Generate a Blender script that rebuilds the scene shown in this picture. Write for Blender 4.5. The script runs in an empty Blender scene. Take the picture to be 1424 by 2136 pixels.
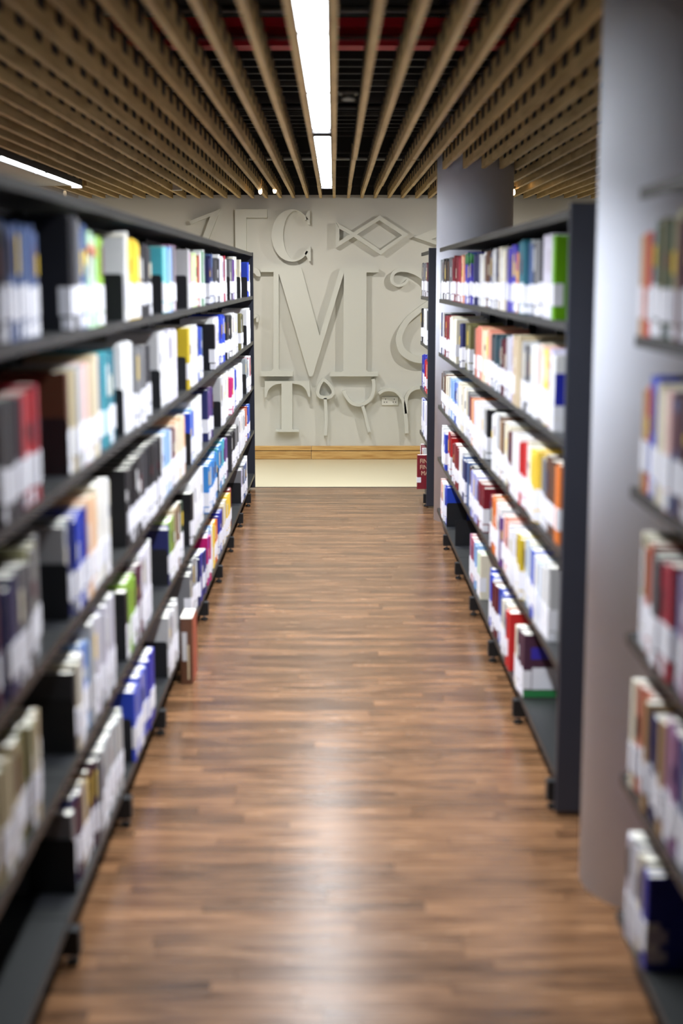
import bpy, math, random
from mathutils import Vector, Matrix

random.seed(7)
scene = bpy.context.scene
COL = scene.collection

# ------------------------------------------------------------------ camera, world, exposure
CAM_H = 1.70
PITCH = math.radians(9.18)
FPX = 3000.0
VX = 699.0
cam_d = bpy.data.cameras.new('camera')
cam = bpy.data.objects.new('camera', cam_d)
COL.objects.link(cam)
cam.location = (0, 0, CAM_H)
cam.rotation_euler = (math.radians(90) - PITCH, 0, -math.atan((712 - VX) / FPX))
cam_d.sensor_fit = 'VERTICAL'
cam_d.sensor_height = 36.0
cam_d.lens = FPX / 2136 * 36.0
cam_d.clip_start = 0.05
cam_d.clip_end = 60
cam_d.dof.use_dof = True
cam_d.dof.focus_distance = 13.4
cam_d.dof.aperture_fstop = 1.6
scene.camera = cam

w = bpy.data.worlds.new('world')
scene.world = w
w.use_nodes = True
w.node_tree.nodes['Background'].inputs[0].default_value = (0.75, 0.82, 1.0, 1)
w.node_tree.nodes['Background'].inputs[1].default_value = 0.02

scene.view_settings.view_transform = 'Standard'
scene.view_settings.look = 'None'
scene.view_settings.gamma = 1.0
scene.view_settings.exposure = 0.0
scene.view_settings.use_curve_mapping = False
scene.cycles.use_denoising = True
scene.cycles.max_bounces = 8
scene.cycles.sample_clamp_indirect = 6.0

STRIP_E = 23.0      # emission of the strip diffusers
STRIP_W = 25.0      # watts per metre of luminaire through its lens optics
STRIP_SPREAD = 118  # beam angle of the lens optics, degrees
SPOT_W = 44.0       # watts of each wall spotlight

# ------------------------------------------------------------------ projection helpers (authoring only)
CT, ST = math.cos(PITCH), math.sin(PITCH)
def ang(y): return PITCH + math.atan((y - 1068.0) / FPX)
def on_plane(px, py, D):
    """point of the plane Y = D that the photo shows at px, py"""
    z = CAM_H - D * math.tan(ang(py))
    Z = D * CT + (CAM_H - z) * ST
    return ((px - VX) * Z / FPX, z)
def depth_at(px, X, z):
    """depth along the aisle of a point at lateral X and height z that the photo shows at px"""
    Z = FPX * X / (px - VX)
    return (Z - (CAM_H - z) * ST) / CT

# ------------------------------------------------------------------ materials
def lin(c):
    c = c / 255.0
    return c / 12.92 if c <= 0.04045 else ((c + 0.055) / 1.055) ** 2.4
def rgb(r, g, b): return (lin(r), lin(g), lin(b), 1.0)

def mat(name, col, rough=0.5, metal=0.0, noise=0.08, scale=8.0, bump=0.0, spec=0.5, rnd=0.0):
    m = bpy.data.materials.new(name)
    m.use_nodes = True
    nt = m.node_tree
    p = nt.nodes['Principled BSDF']
    p.inputs['Roughness'].default_value = rough
    p.inputs['Metallic'].default_value = metal
    p.inputs['Specular IOR Level'].default_value = spec
    tc = nt.nodes.new('ShaderNodeTexCoord')
    n = nt.nodes.new('ShaderNodeTexNoise')
    n.inputs['Scale'].default_value = scale
    n.inputs['Detail'].default_value = 4
    nt.links.new(tc.outputs['Object'], n.inputs['Vector'])
    mr = nt.nodes.new('ShaderNodeMapRange')
    mr.inputs[3].default_value = 1 - noise
    mr.inputs[4].default_value = 1 + noise
    nt.links.new(n.outputs['Fac'], mr.inputs[0])
    hs = nt.nodes.new('ShaderNodeHueSaturation')
    hs.inputs['Color'].default_value = col
    if rnd:
        oi = nt.nodes.new('ShaderNodeObjectInfo')
        mr2 = nt.nodes.new('ShaderNodeMapRange')
        mr2.inputs[3].default_value = 1 - rnd
        mr2.inputs[4].default_value = 1 + rnd
        nt.links.new(oi.outputs['Random'], mr2.inputs[0])
        mu = nt.nodes.new('ShaderNodeMath'); mu.operation = 'MULTIPLY'
        nt.links.new(mr.outputs[0], mu.inputs[0]); nt.links.new(mr2.outputs[0], mu.inputs[1])
        nt.links.new(mu.outputs[0], hs.inputs['Value'])
    else:
        nt.links.new(mr.outputs[0], hs.inputs['Value'])
    nt.links.new(hs.outputs[0], p.inputs['Base Color'])
    if bump:
        b = nt.nodes.new('ShaderNodeBump')
        b.inputs['Strength'].default_value = bump
        b.inputs['Distance'].default_value = 0.01
        nt.links.new(n.outputs['Fac'], b.inputs['Height'])
        nt.links.new(b.outputs[0], p.inputs['Normal'])
    return m

def wood(name, c1, c2, grain, rough, axis_scale, bump=0.0, rnd=0.12, spec=0.5, rough_var=0.0):
    """grained wood: noise stretched along the board"""
    m = bpy.data.materials.new(name)
    m.use_nodes = True
    nt = m.node_tree
    p = nt.nodes['Principled BSDF']
    p.inputs['Roughness'].default_value = rough
    p.inputs['Specular IOR Level'].default_value = spec
    tc = nt.nodes.new('ShaderNodeTexCoord')
    oi = nt.nodes.new('ShaderNodeObjectInfo')
    geo = nt.nodes.new('ShaderNodeNewGeometry')
    off = nt.nodes.new('ShaderNodeVectorMath'); off.operation = 'SCALE'
    cmb = nt.nodes.new('ShaderNodeCombineXYZ')
    nt.links.new(oi.outputs['Random'], cmb.inputs[0]); nt.links.new(oi.outputs['Random'], cmb.inputs[1])
    nt.links.new(geo.outputs['Random Per Island'], cmb.inputs[2])
    nt.links.new(cmb.outputs[0], off.inputs[0]); off.inputs['Scale'].default_value = 37.0
    mp = nt.nodes.new('ShaderNodeMapping')
    mp.inputs['Scale'].default_value = axis_scale
    nt.links.new(tc.outputs['Object'], mp.inputs['Vector'])
    ad = nt.nodes.new('ShaderNodeVectorMath'); ad.operation = 'ADD'
    nt.links.new(mp.outputs[0], ad.inputs[0]); nt.links.new(off.outputs[0], ad.inputs[1])
    n = nt.nodes.new('ShaderNodeTexNoise')
    n.inputs['Scale'].default_value = grain
    n.inputs['Detail'].default_value = 6
    n.inputs['Distortion'].default_value = 0.6
    nt.links.new(ad.outputs[0], n.inputs['Vector'])
    cr = nt.nodes.new('ShaderNodeValToRGB')
    cr.color_ramp.elements[0].position = 0.3; cr.color_ramp.elements[0].color = c1
    cr.color_ramp.elements[1].position = 0.7; cr.color_ramp.elements[1].color = c2
    nt.links.new(n.outputs['Fac'], cr.inputs[0])
    hs = nt.nodes.new('ShaderNodeHueSaturation')
    s1 = nt.nodes.new('ShaderNodeMath'); s1.operation = 'ADD'
    nt.links.new(oi.outputs['Random'], s1.inputs[0]); nt.links.new(geo.outputs['Random Per Island'], s1.inputs[1])
    s2 = nt.nodes.new('ShaderNodeMath'); s2.operation = 'FRACT'
    nt.links.new(s1.outputs[0], s2.inputs[0])
    mr = nt.nodes.new('ShaderNodeMapRange')
    mr.inputs[3].default_value = 1 - rnd; mr.inputs[4].default_value = 1 + rnd
    nt.links.new(s2.outputs[0], mr.inputs[0])
    nt.links.new(mr.outputs[0], hs.inputs['Value'])
    nt.links.new(cr.outputs[0], hs.inputs['Color'])
    nt.links.new(hs.outputs[0], p.inputs['Base Color'])
    if rough_var:
        mr3 = nt.nodes.new('ShaderNodeMapRange')
        mr3.inputs[3].default_value = rough - rough_var; mr3.inputs[4].default_value = rough + rough_var
        nt.links.new(n.outputs['Fac'], mr3.inputs[0])
        nt.links.new(mr3.outputs[0], p.inputs['Roughness'])
    if bump:
        b = nt.nodes.new('ShaderNodeBump')
        b.inputs['Strength'].default_value = bump
        b.inputs['Distance'].default_value = 0.004
        nt.links.new(n.outputs['Fac'], b.inputs['Height'])
        nt.links.new(b.outputs[0], p.inputs['Normal'])
    return m

def emit(name, col, strength):
    m = bpy.data.materials.new(name)
    m.use_nodes = True
    nt = m.node_tree
    nt.nodes.remove(nt.nodes['Principled BSDF'])
    e = nt.nodes.new('ShaderNodeEmission')
    e.inputs[0].default_value = col
    e.inputs[1].default_value = strength
    nt.links.new(e.outputs[0], nt.nodes['Material Output'].inputs['Surface'])
    return m

M_WALL = mat('wall_paint', rgb(206, 205, 196), 0.75, noise=0.015, scale=3, bump=0.03)
M_LETTER = mat('letter_paint', rgb(204, 205, 196), 0.7, noise=0.01, scale=4)
M_SIDE = mat('side_wall_paint', rgb(190, 190, 188), 0.8, noise=0.02)
M_COLUMN = mat('column_paint', rgb(220, 224, 236), 0.55, noise=0.015, scale=4)
M_DARK = mat('void_black', rgb(22, 22, 24), 0.8, noise=0.2)
M_RAIL = mat('rail_black', rgb(20, 20, 22), 0.6, noise=0.2)
M_CANOPY = mat('canopy_black', rgb(28, 28, 28), 0.45)
M_BACK = mat('back_panel_black', rgb(16, 16, 18), 0.6)
M_JOIST = mat('joist_grey', rgb(40, 41, 43), 0.6, noise=0.2)
M_PIPE = mat('pipe_grey', rgb(120, 122, 120), 0.4, metal=0.5)
M_RED = mat('beam_red', rgb(205, 20, 48), 0.5, noise=0.12)
M_STEEL = mat('shelf_steel', rgb(36, 37, 37), 0.42, noise=0.06, scale=12, spec=0.5)
M_PANEL = mat('end_panel_steel', rgb(40, 43, 54), 0.45, noise=0.05)
M_BOOKEND = mat('bookend_black', rgb(26, 27, 31), 0.45, noise=0.08)
M_FOOT = mat('foot_black', rgb(20, 20, 22), 0.5)
M_CHROME = mat('chrome', rgb(215, 218, 220), 0.15, metal=1.0, noise=0.02)
M_VINYL = mat('vinyl_beige', rgb(202, 191, 160), 0.35, noise=0.03, scale=2)
M_SLAT = wood('slat_wood', rgb(166, 136, 82), rgb(206, 176, 118), 3.0, 0.55, (6, 0.7, 6), rnd=0.07)
M_SKIRT = wood('skirting_pine', rgb(178, 132, 70), rgb(216, 178, 112), 5.0, 0.45, (0.8, 4, 9), rnd=0.05)
M_PLANK = wood('floor_plank', rgb(74, 49, 31), rgb(134, 97, 66), 4.0, 0.25, (1.0, 9, 3), bump=0.15, rnd=0.30, rough_var=0.07, spec=0.75)
M_WHITE_PLASTIC = mat('white_plastic', rgb(222, 222, 214), 0.35, noise=0.02)
M_HOLE = mat('socket_hole', rgb(20, 18, 18), 0.7)
M_DIFF = emit('strip_diffuser', (0.90, 0.95, 1.0, 1), STRIP_E)
M_BULB = emit('warm_bulb', (1.0, 0.62, 0.30, 1), 40.0)
M_BULB_DIM = emit('dim_bulb', (1.0, 0.75, 0.45, 1), 0.8)
M_HOUSING = mat('light_housing', rgb(74, 72, 72), 0.5)
M_PAGE = mat('book_paper', rgb(244, 240, 228), 0.8, noise=0.05, scale=60)
M_TAG = mat('spine_label_paper', rgb(238, 238, 246), 0.5, noise=0.03, scale=40)
M_GOLD = mat('gilt_lettering', rgb(235, 205, 170), 0.5)

BOOKC = {
    'black': (24, 24, 28), 'charcoal': (52, 52, 58), 'grey': (120, 120, 124), 'light grey': (186, 186, 188),
    'silver': (160, 166, 170), 'white': (234, 234, 236), 'cream': (228, 220, 198), 'beige': (196, 178, 146),
    'tan': (176, 142, 100), 'olive': (118, 112, 72), 'pale olive': (168, 164, 128), 'brown': (92, 58, 40),
    'plum': (78, 46, 66), 'maroon': (92, 24, 40), 'dark red': (124, 26, 40), 'red': (196, 32, 34),
    'crimson': (164, 30, 56), 'rust': (172, 76, 50), 'salmon': (218, 140, 118), 'pink': (234, 190, 186),
    'mauve': (176, 128, 164), 'magenta': (196, 24, 110), 'lilac': (196, 192, 220), 'lavender': (214, 210, 226),
    'purple': (98, 60, 130), 'indigo': (62, 52, 168), 'navy': (34, 40, 92), 'blue': (40, 70, 190),
    'royal blue': (36, 44, 164), 'steel blue': (78, 100, 146), 'slate blue': (86, 104, 150), 'light blue': (140, 176, 222),
    'sky blue': (52, 132, 206), 'periwinkle': (122, 130, 206), 'teal': (34, 104, 122), 'turquoise': (76, 172, 186),
    'mint': (186, 220, 188), 'lime': (140, 182, 60), 'green': (48, 128, 72), 'bright green': (104, 168, 12),
    'dark green': (34, 62, 46), 'dark teal': (28, 62, 74), 'orange': (222, 118, 42), 'peach': (230, 186, 148), 'yellow': (242, 206, 70),
    'mustard': (196, 170, 30), 'pale green': (206, 228, 168),
}
BM = {k: mat('cover_' + k.replace(' ', '_'), rgb(*v), 0.42, noise=0.06, scale=30, rnd=0.05) for k, v in BOOKC.items()}

# ------------------------------------------------------------------ mesh helpers
def mesh_obj(name, verts, faces, m, parent=None, loc=(0, 0, 0), kind=None, mats=None, midx=None, smooth=False):
    me = bpy.data.meshes.new(name)
    me.from_pydata([tuple(v) for v in verts], [], faces)
    if mats:
        for mm in mats: me.materials.append(mm)
        me.polygons.foreach_set('material_index', midx)
    elif m: me.materials.append(m)
    if smooth: me.polygons.foreach_set('use_smooth', [True] * len(me.polygons))
    me.update()
    o = bpy.data.objects.new(name, me)
    COL.objects.link(o)
    o.location = loc
    if parent: o.parent = parent
    if kind: o['kind'] = kind
    return o

BOXF = [(0, 3, 2, 1), (4, 5, 6, 7), (0, 1, 5, 4), (1, 2, 6, 5), (2, 3, 7, 6), (3, 0, 4, 7)]
def boxv(x0, x1, y0, y1, z0, z1):
    if x0 > x1: x0, x1 = x1, x0
    return [(x0, y0, z0), (x1, y0, z0), (x1, y1, z0), (x0, y1, z0), (x0, y0, z1), (x1, y0, z1), (x1, y1, z1), (x0, y1, z1)]
def box(name, x0, x1, y0, y1, z0, z1, m, parent=None, kind=None, loc=(0, 0, 0), bevel=0.0):
    o = mesh_obj(name, boxv(x0, x1, y0, y1, z0, z1), BOXF, m, parent, loc, kind)
    if bevel:
        b = o.modifiers.new('bevel', 'BEVEL'); b.width = bevel; b.segments = 2
    return o

def prism(pts, axis, a0, a1):
    """closed polygon (2-D) extruded along one axis; pts counter-clockwise seen from the + side of axis"""
    n = len(pts)
    def P(p, a):
        return {'x': (a, p[0], p[1]), 'y': (p[0], a, p[1]), 'z': (p[0], p[1], a)}[axis]
    v = [P(p, a0) for p in pts] + [P(p, a1) for p in pts]
    f = [tuple(range(n - 1, -1, -1)), tuple(range(n, 2 * n))]
    f += [(i, (i + 1) % n, n + (i + 1) % n, n + i) for i in range(n)]
    return v, f

def fix_normals(o):
    import bmesh
    bm = bmesh.new(); bm.from_mesh(o.data)
    bmesh.ops.recalc_face_normals(bm, faces=bm.faces)
    bm.to_mesh(o.data); bm.free()
    return o

def cyl(name, r, z0, z1, m, parent=None, loc=(0, 0, 0), n=24, axis='z', kind=None, smooth=True):
    pts = [(r * math.cos(2 * math.pi * i / n), r * math.sin(2 * math.pi * i / n)) for i in range(n)]
    v, f = prism(pts, axis, z0, z1)
    o = mesh_obj(name, v, f, m, parent, loc, kind)
    fix_normals(o)
    if smooth:
        for p in o.data.polygons:
            p.use_smooth = len(p.vertices) == 4
    return o

def empty(name, loc, label=None, cat=None, group=None, kind=None):
    o = bpy.data.objects.new(name, None)
    COL.objects.link(o)
    o.location = loc
    o.empty_display_size = 0.1
    tag(o, label, cat, group, kind)
    return o
def tag(o, label=None, cat=None, group=None, kind=None):
    if label: o['label'] = label
    if cat: o['category'] = cat
    if group: o['group'] = group
    if kind: o['kind'] = kind
    return o

def curve_pts(pts, per=8, closed=False):
    """Catmull-Rom through pts"""
    out, n = [], len(pts)
    for i in range(n if closed else n - 1):
        p = [pts[(i + k) % n] if closed else pts[min(max(i + k, 0), n - 1)] for k in (-1, 0, 1, 2)]
        for j in range(per):
            t = j / per
            out.append(tuple(0.5 * (2 * p[1][a] + (p[2][a] - p[0][a]) * t + (2 * p[0][a] - 5 * p[1][a] + 4 * p[2][a] - p[3][a]) * t * t
                       + (3 * p[1][a] - p[0][a] - 3 * p[2][a] + p[3][a]) * t ** 3) for a in (0, 1)))
    if not closed: out.append(tuple(pts[-1]))
    return out

# ------------------------------------------------------------------ room
WALL_Y = 13.70
FLOOR_CHANGE = 11.82
SLAT_Z = 2.44
floor = box('floor', -6, 5, -2.5, FLOOR_CHANGE, -0.12, -0.012, M_PLANK, kind='structure')
tag(floor, 'brown wooden strip floor of the aisle between the bookshelves', None)
box('vinyl_sheet', -6, 5, FLOOR_CHANGE + 0.004, WALL_Y, -0.12, 0.0, M_VINYL, floor)
box('edge_strip', -6, 5, FLOOR_CHANGE - 0.02, FLOOR_CHANGE + 0.004, -0.10, 0.001, M_STEEL, floor)
wall_back = box('wall_back', -6, 5, WALL_Y, WALL_Y + 0.15, -0.12, 2.478, M_WALL, kind='structure')
box('dark_upper_wall_1', -6, 5, WALL_Y, WALL_Y + 0.15, 2.478, 3.6, M_DARK, kind='structure')  # upper back wall; the void's shade is put into its dark colour
wall_left = box('wall_left', -6.15, -6, -2.5, WALL_Y, -0.12, 3.6, M_SIDE, kind='structure')
wall_right = box('wall_right', 5, 5.15, -2.5, WALL_Y, -0.12, 3.6, M_SIDE, kind='structure')
wall_front = box('wall_front', -6, 5, -2.65, -2.5, -0.12, 3.6, M_SIDE, kind='structure')
ceiling = box('ceiling', -6.15, 5.15, -2.65, WALL_Y + 0.15, 3.6, 3.75, M_DARK, kind='structure')

# floor strips: the 300 nearest are single planks, those beyond one joined part
rowy, rows = 1.45, []
while rowy < FLOOR_CHANGE - 0.03:
    y1 = min(rowy + 0.066, FLOOR_CHANGE - 0.022)
    x = -1.02 - random.random() * 0.5
    while x < 1.05:
        L = random.uniform(0.55, 1.25)
        rows.append((max(x, -1.05), min(x + L, 1.1), rowy, y1))
        x += L
    rowy += 0.066
rows = [r for r in rows if r[1] - r[0] > 0.05]
sv, sf = [], []
for i, (x0, x1, y0, y1) in enumerate(rows):
    g = 0.0007
    top = random.uniform(-0.0006, 0.0)
    if i < 300:
        cx, cy = (x0 + x1) / 2, (y0 + y1) / 2
        o = mesh_obj('plank', boxv(x0 - cx + g, x1 - cx - g, y0 - cy + g, y1 - cy - g, -0.012, top), BOXF, M_PLANK, floor, (cx, cy, 0))
        o.rotation_euler.x = math.radians(random.uniform(-0.35, 0.35))
    else:
        b = len(sv)
        sv += boxv(x0 + g, x1 - g, y0 + g, y1 - g, -0.012, top)
        sf += [tuple(b + k for k in f) for f in BOXF]
mesh_obj('plank_field', sv, sf, M_PLANK, floor, kind='stuff')

# skirting: two boards one above the other, two lengths
jx = on_plane(649, 945, WALL_Y - 0.02)[0]
sk = empty('baseboard_back', (0, WALL_Y, 0), kind='structure')
for xa, xb in ((-6, jx - 0.0015), (jx + 0.0015, 5)):
    box('board', xa, xb, -0.020, -0.0005, 0.002, 0.079, M_SKIRT, sk, bevel=0.003)
    box('board', xa, xb, -0.018, -0.0005, 0.085, 0.129, M_SKIRT, sk, bevel=0.003)
box('groove', -6, 5, -0.008, -0.0005, 0.079, 0.085, M_HOLE, sk)

# columns
COLS = [(0.966, 3.90), (0.972, 10.20)]
CR = 0.265
for (cx, cy), lb in zip(COLS, ('thick round pale grey pillar standing between the two right shelf runs',
                               'far round pale grey pillar at the end of the right shelf run')):
    o = cyl('column', CR, 0.0, 3.6, M_COLUMN, loc=(cx, cy, 0), n=64, kind='structure')
    o['label'] = lb

# slats and rails
def cut(xs, y0, y1):
    """intervals of a slat at x = xs that miss the columns"""
    iv = [(y0, y1)]
    for cx, cy in COLS:
        dx = abs(xs - cx) - 0.013
        if dx < CR + 0.01:
            hh = math.sqrt(max((CR + 0.012) ** 2 - max(dx, 0) ** 2, 0.0))
            nv = []
            for a, b in iv:
                if cy - hh > a: nv.append((a, min(b, cy - hh)))
                if cy + hh < b: nv.append((max(a, cy + hh), b))
            iv = [(a, b) for a, b in nv if b - a > 0.03]
    return iv
NOTCH0, NOTCH = 1.75, 0.29
JOINTS = [1.6, 9.26, 11.80, 13.56]
for k in range(-21, 25):
    x = -0.005 + 0.125 * k
    for j in range(3):
        if k < -15 and j < 2: continue
        jit = random.uniform(-0.004, 0.004)
        for a, b in cut(x, JOINTS[j], JOINTS[j + 1] - 0.002):
            m_ = (a + b) / 2
            o = box('slat', -0.0125, 0.0125, a - m_, b - m_, 0, 0.10, M_SLAT, ceiling, loc=(x + jit, m_, SLAT_Z + random.uniform(-0.002, 0.002)))
            cv, cf = [], []
            n0 = NOTCH0
            while n0 + 0.115 < b:
                if n0 > a:
                    q = len(cv)
                    cv += boxv(-0.0150, 0.0150, n0 - m_, n0 + 0.115 - m_, 0.048, 0.112)
                    cf += [tuple(q + i for i in f) for f in BOXF]
                n0 += NOTCH
            if cv: mesh_obj('carrier_clips', cv, cf, M_RAIL, o, kind='stuff')
y = NOTCH0 + 0.05
while y < 13.6:
    segs = [(-2.7 if y > 11.8 else -1.95, 3.2)]
    for cx, cy in COLS:
        if abs(y - cy) < CR + 0.07:
            segs = [(segs[0][0], cx - CR - 0.02), (cx + CR + 0.02, 3.2)]
    for a, b in segs:
        box('rail', a, b, y - 0.006, y + 0.006, SLAT_Z + 0.098, SLAT_Z + 0.11, M_RAIL, ceiling)
    y += NOTCH * 4
for i in range(16):
    box('joist', -5.9, 4.9, 8.9 + i * 0.30, 8.96 + i * 0.30, 3.0, 3.09, M_JOIST, ceiling)
# plain soffit beyond the side strip light
box('soffit', -6, -2.13, 1.6, 11.80, SLAT_Z + 0.002, SLAT_Z + 0.06, M_SIDE, ceiling)
# services in the void
rb = empty('steel_beam', (0, 8.4, 2.985), 'red painted steel beam crossing above the wooden slats', 'beam')
box('flange', -5.9, 4.9, -0.09, 0.09, 0.0, 0.055, M_RED, rb)
box('web', -5.9, 4.9, -0.03, 0.03, 0.055, 0.105, M_RED, rb)
box('flange', -5.9, 4.9, -0.09, 0.09, 0.105, 0.15, M_RED, rb)
def pipe(name, y, z, r, m, label, cat):
    o = cyl(name, r, -5.95, 4.95, m, loc=(0, y, z), n=12, axis='x')
    tag(o, label, cat)
pipe('conduit', 8.34, 3.179, 0.028, M_PIPE, 'grey metal conduit running beside the red beam', 'pipe')
pipe('sprinkler_pipe', 9.9, 2.84, 0.02, M_RAIL, 'dark thin pipe above the slats beyond the red beam', 'pipe')
pipe('air_duct', 10.8, 3.05, 0.12, M_DARK, 'round black air duct above the slats near the back wall', 'duct')
pipe('cable_pipe', 12.3, 2.70, 0.02, M_PIPE, 'pale thin pipe above the slats close to the back wall', 'pipe')
sd = empty('smoke_detector', (0.06, 6.71, 2.525), 'small round smoke detector hanging on a rail between the slats', 'detector')
cyl('base', 0.045, 0.0, 0.012, M_PIPE, sd, n=20)
cyl('sensor_head', 0.03, -0.025, 0.0, M_PIPE, sd, n=20)

# ------------------------------------------------------------------ linear lights
def luminaire(x, y0, label, n=3, L=1.40):
    t = empty('linear_light', (x, y0, SLAT_Z), label, 'ceiling light', 'strip lights over the aisles')
    tot = n * L + 0.02 * (n - 1)
    v, f = prism([(-0.044, 0.0), (-0.044, 0.0455), (0.044, 0.0455), (0.044, 0.0), (0.0415, 0.0), (0.0415, 0.042), (-0.0415, 0.042), (-0.0415, 0.0)], 'y', 0, tot)
    fix_normals(mesh_obj('housing', v, f, M_HOUSING, t))
    for e0 in (-0.006, tot):
        box('end_cap', -0.044, 0.044, e0, e0 + 0.006, -0.017, 0.0455, M_HOUSING, t)
    for i in range(n):
        a = i * (L + 0.02)
        box('diffuser', -0.041, 0.041, a + 0.002, a + L, 0.004, 0.02, M_DIFF, t)
        if i: box('joint_clip', -0.041, 0.041, a - 0.022, a + 0.004, -0.0045, 0.02, M_HOUSING, t)
    ld = bpy.data.lights.new('strip_beam', 'AREA')
    ld.shape = 'RECTANGLE'
    ld.size = 0.08; ld.size_y = tot
    ld.energy = STRIP_W * tot
    ld.spread = math.radians(STRIP_SPREAD)
    ld.color = (0.90, 0.95, 1.0)
    lo = bpy.data.objects.new('strip_beam', ld)
    COL.objects.link(lo)
    lo.parent = t
    lo.location = (0, tot / 2, -0.001)
luminaire(-0.068, 3.14, 'nearer glowing strip light set between the slats over the aisle')
luminaire(-0.068, 7.60, 'farther glowing strip light over the aisle, ending near the back wall')
luminaire(-2.068, 3.18, 'nearer glowing strip light over the neighbouring aisle on the left')
luminaire(-2.068, 7.55, 'farther glowing strip light above the left bookshelf top')
luminaire(2.432, 3.18, 'added unseen strip light over the right aisle, behind the near pillar')  # added out of sight to bring more light into the room

# ------------------------------------------------------------------ wall spotlights
def spot(px, py, D, tx, label, group=None, dim=False, k=1.0):
    x, z = on_plane(px, py, D)
    t = empty('spotlight', (x, D, z), label, 'spotlight', group)
    top = SLAT_Z + 0.099 - z
    cyl('stem', 0.006, 0.03, max(top, 0.04), M_PIPE, t, n=8)
    cyl('socket', 0.016, 0.012, 0.036, M_PIPE, t, n=14)
    vs, fs = [], []
    prof = [(0.0, 0.016), (0.009, 0.012), (0.013, 0.0), (0.016, -0.016), (0.010, -0.032), (0.0, -0.037)]
    n = 12
    for r, zz in prof:
        for i in range(n):
            vs.append((r * math.cos(2 * math.pi * i / n), r * math.sin(2 * math.pi * i / n), zz))
    for a in range(len(prof) - 1):
        for i in range(n):
            fs.append((a * n + i, a * n + (i + 1) % n, (a + 1) * n + (i + 1) % n, (a + 1) * n + i))
    mesh_obj('bulb', vs, fs, M_BULB_DIM if dim else M_BULB, t, smooth=True)
    ld = bpy.data.lights.new('wall_wash', 'SPOT')
    ld.energy = SPOT_W * k
    ld.color = (1.0, 0.97, 0.92)
    ld.spot_size = math.radians(140)
    ld.spot_blend = 1.0
    ld.shadow_soft_size = 0.03
    lo = bpy.data.objects.new('wall_wash', ld)
    COL.objects.link(lo)
    lo.parent = t
    lo.location = (0, 0.02, -0.06)
    d = Vector(((tx - x) * 0.6, 1.0, -1.7))
    lo.rotation_euler = d.to_track_quat('-Z', 'Y').to_euler()
spot(543, 396, 12.35, -1.6, 'left of the two glowing bulbs between the slats above the letter C', k=0.7)
spot(573, 394, 12.35, 0.6, 'right of the two glowing bulbs between the slats above the letter C', k=0.8)
spot(1071, 398, 12.10, 0.6, 'single glowing bulb beside the far round pillar', k=1.8)
spot(136, 401, 12.35, -2.3, 'dim bulb low over the left bookshelf top', dim=True)
spot(-560, 396, 12.35, -4.8, 'added unseen outermost bulb near the back wall beyond the left bookshelves')  # lamp added outside the view, for more bounce off the pale floor
spot(1760, 396, 12.35, 4.2, 'added unseen bulb near the back wall, hidden by the near right bookshelf')  # added behind the shelves, likewise for floor bounce onto the wall
spot(-150, 396, 12.35, -3.2, 'added unseen bulb near the back wall over the next left aisle')  # extra lamp added off to the left to even the wall light
spot(1330, 396, 12.35, 2.7, 'added unseen bulb near the back wall, hidden by the near pillar')  # extra lamp added behind the pillar to light the wall's right part
box_s = empty('exit_lamp', (on_plane(370, 398, 12.3)[0], 12.3, SLAT_Z), 'small white box fixed among the slats above the back wall', 'box lamp')
box('case', -0.035, 0.035, -0.03, 0.03, 0.0, 0.055, M_WHITE_PLASTIC, box_s, bevel=0.006)
box('rim', -0.04, 0.04, -0.034, 0.034, -0.004, 0.006, M_WHITE_PLASTIC, box_s)

# ------------------------------------------------------------------ letters on the back wall
LP = 0.085
FACE = WALL_Y - LP
def wl(x0, y0, sc):
    """crop pixel -> wall coordinates"""
    return lambda p: on_plane(x0 + p[0] / sc, y0 + p[1] / sc, FACE)
c1 = wl(500, 380, 3.0957)
c4 = wl(380, 400, 4.188)
c5 = wl(680, 410, 5.933)
c6 = wl(520, 740, 3.747)

def letter(name, polys, label, depth=LP):
    vs, fs = [], []
    for p in polys:
        v, f = prism(p, 'y', WALL_Y - depth, WALL_Y - 0.0003)
        b = len(vs)
        vs += v
        fs += [tuple(b + k for k in q) for q in f]
    o = fix_normals(mesh_obj(name, vs, fs, M_LETTER))
    tag(o, label, 'wall letter', 'raised white letters on the back wall')
    return o
def ribbon(pts, widths, closed=False):
    """outline polygon of a stroke"""
    n = len(pts)
    L, R = [], []
    for i, p in enumerate(pts):
        a = pts[(i - 1) % n] if closed else pts[max(i - 1, 0)]
        b = pts[(i + 1) % n] if closed else pts[min(i + 1, n - 1)]
        d = Vector((b[0] - a[0], b[1] - a[1]))
        if d.length < 1e-9: d = Vector((1, 0))
        d.normalize()
        wd = (widths if isinstance(widths, (int, float)) else widths[0] + (widths[1] - widths[0]) * i / max(n - 1, 1)) / 2
        L.append((p[0] - d.y * wd, p[1] + d.x * wd))
        R.append((p[0] + d.y * wd, p[1] - d.x * wd))
    return L, R
def stroke(conv, pts, wd, closed=False, per=6):
    P = [conv(p) for p in curve_pts(pts, per, closed)] if per else [conv(p) for p in pts]
    sc = abs(conv((1000, 0))[0] - conv((0, 0))[0]) / 1000
    wd = wd * sc if isinstance(wd, (int, float)) else (wd[0] * sc, wd[1] * sc)
    L, R = ribbon(P, wd, closed)
    if closed: return ('ring', L, R)
    return L + R[::-1]
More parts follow.
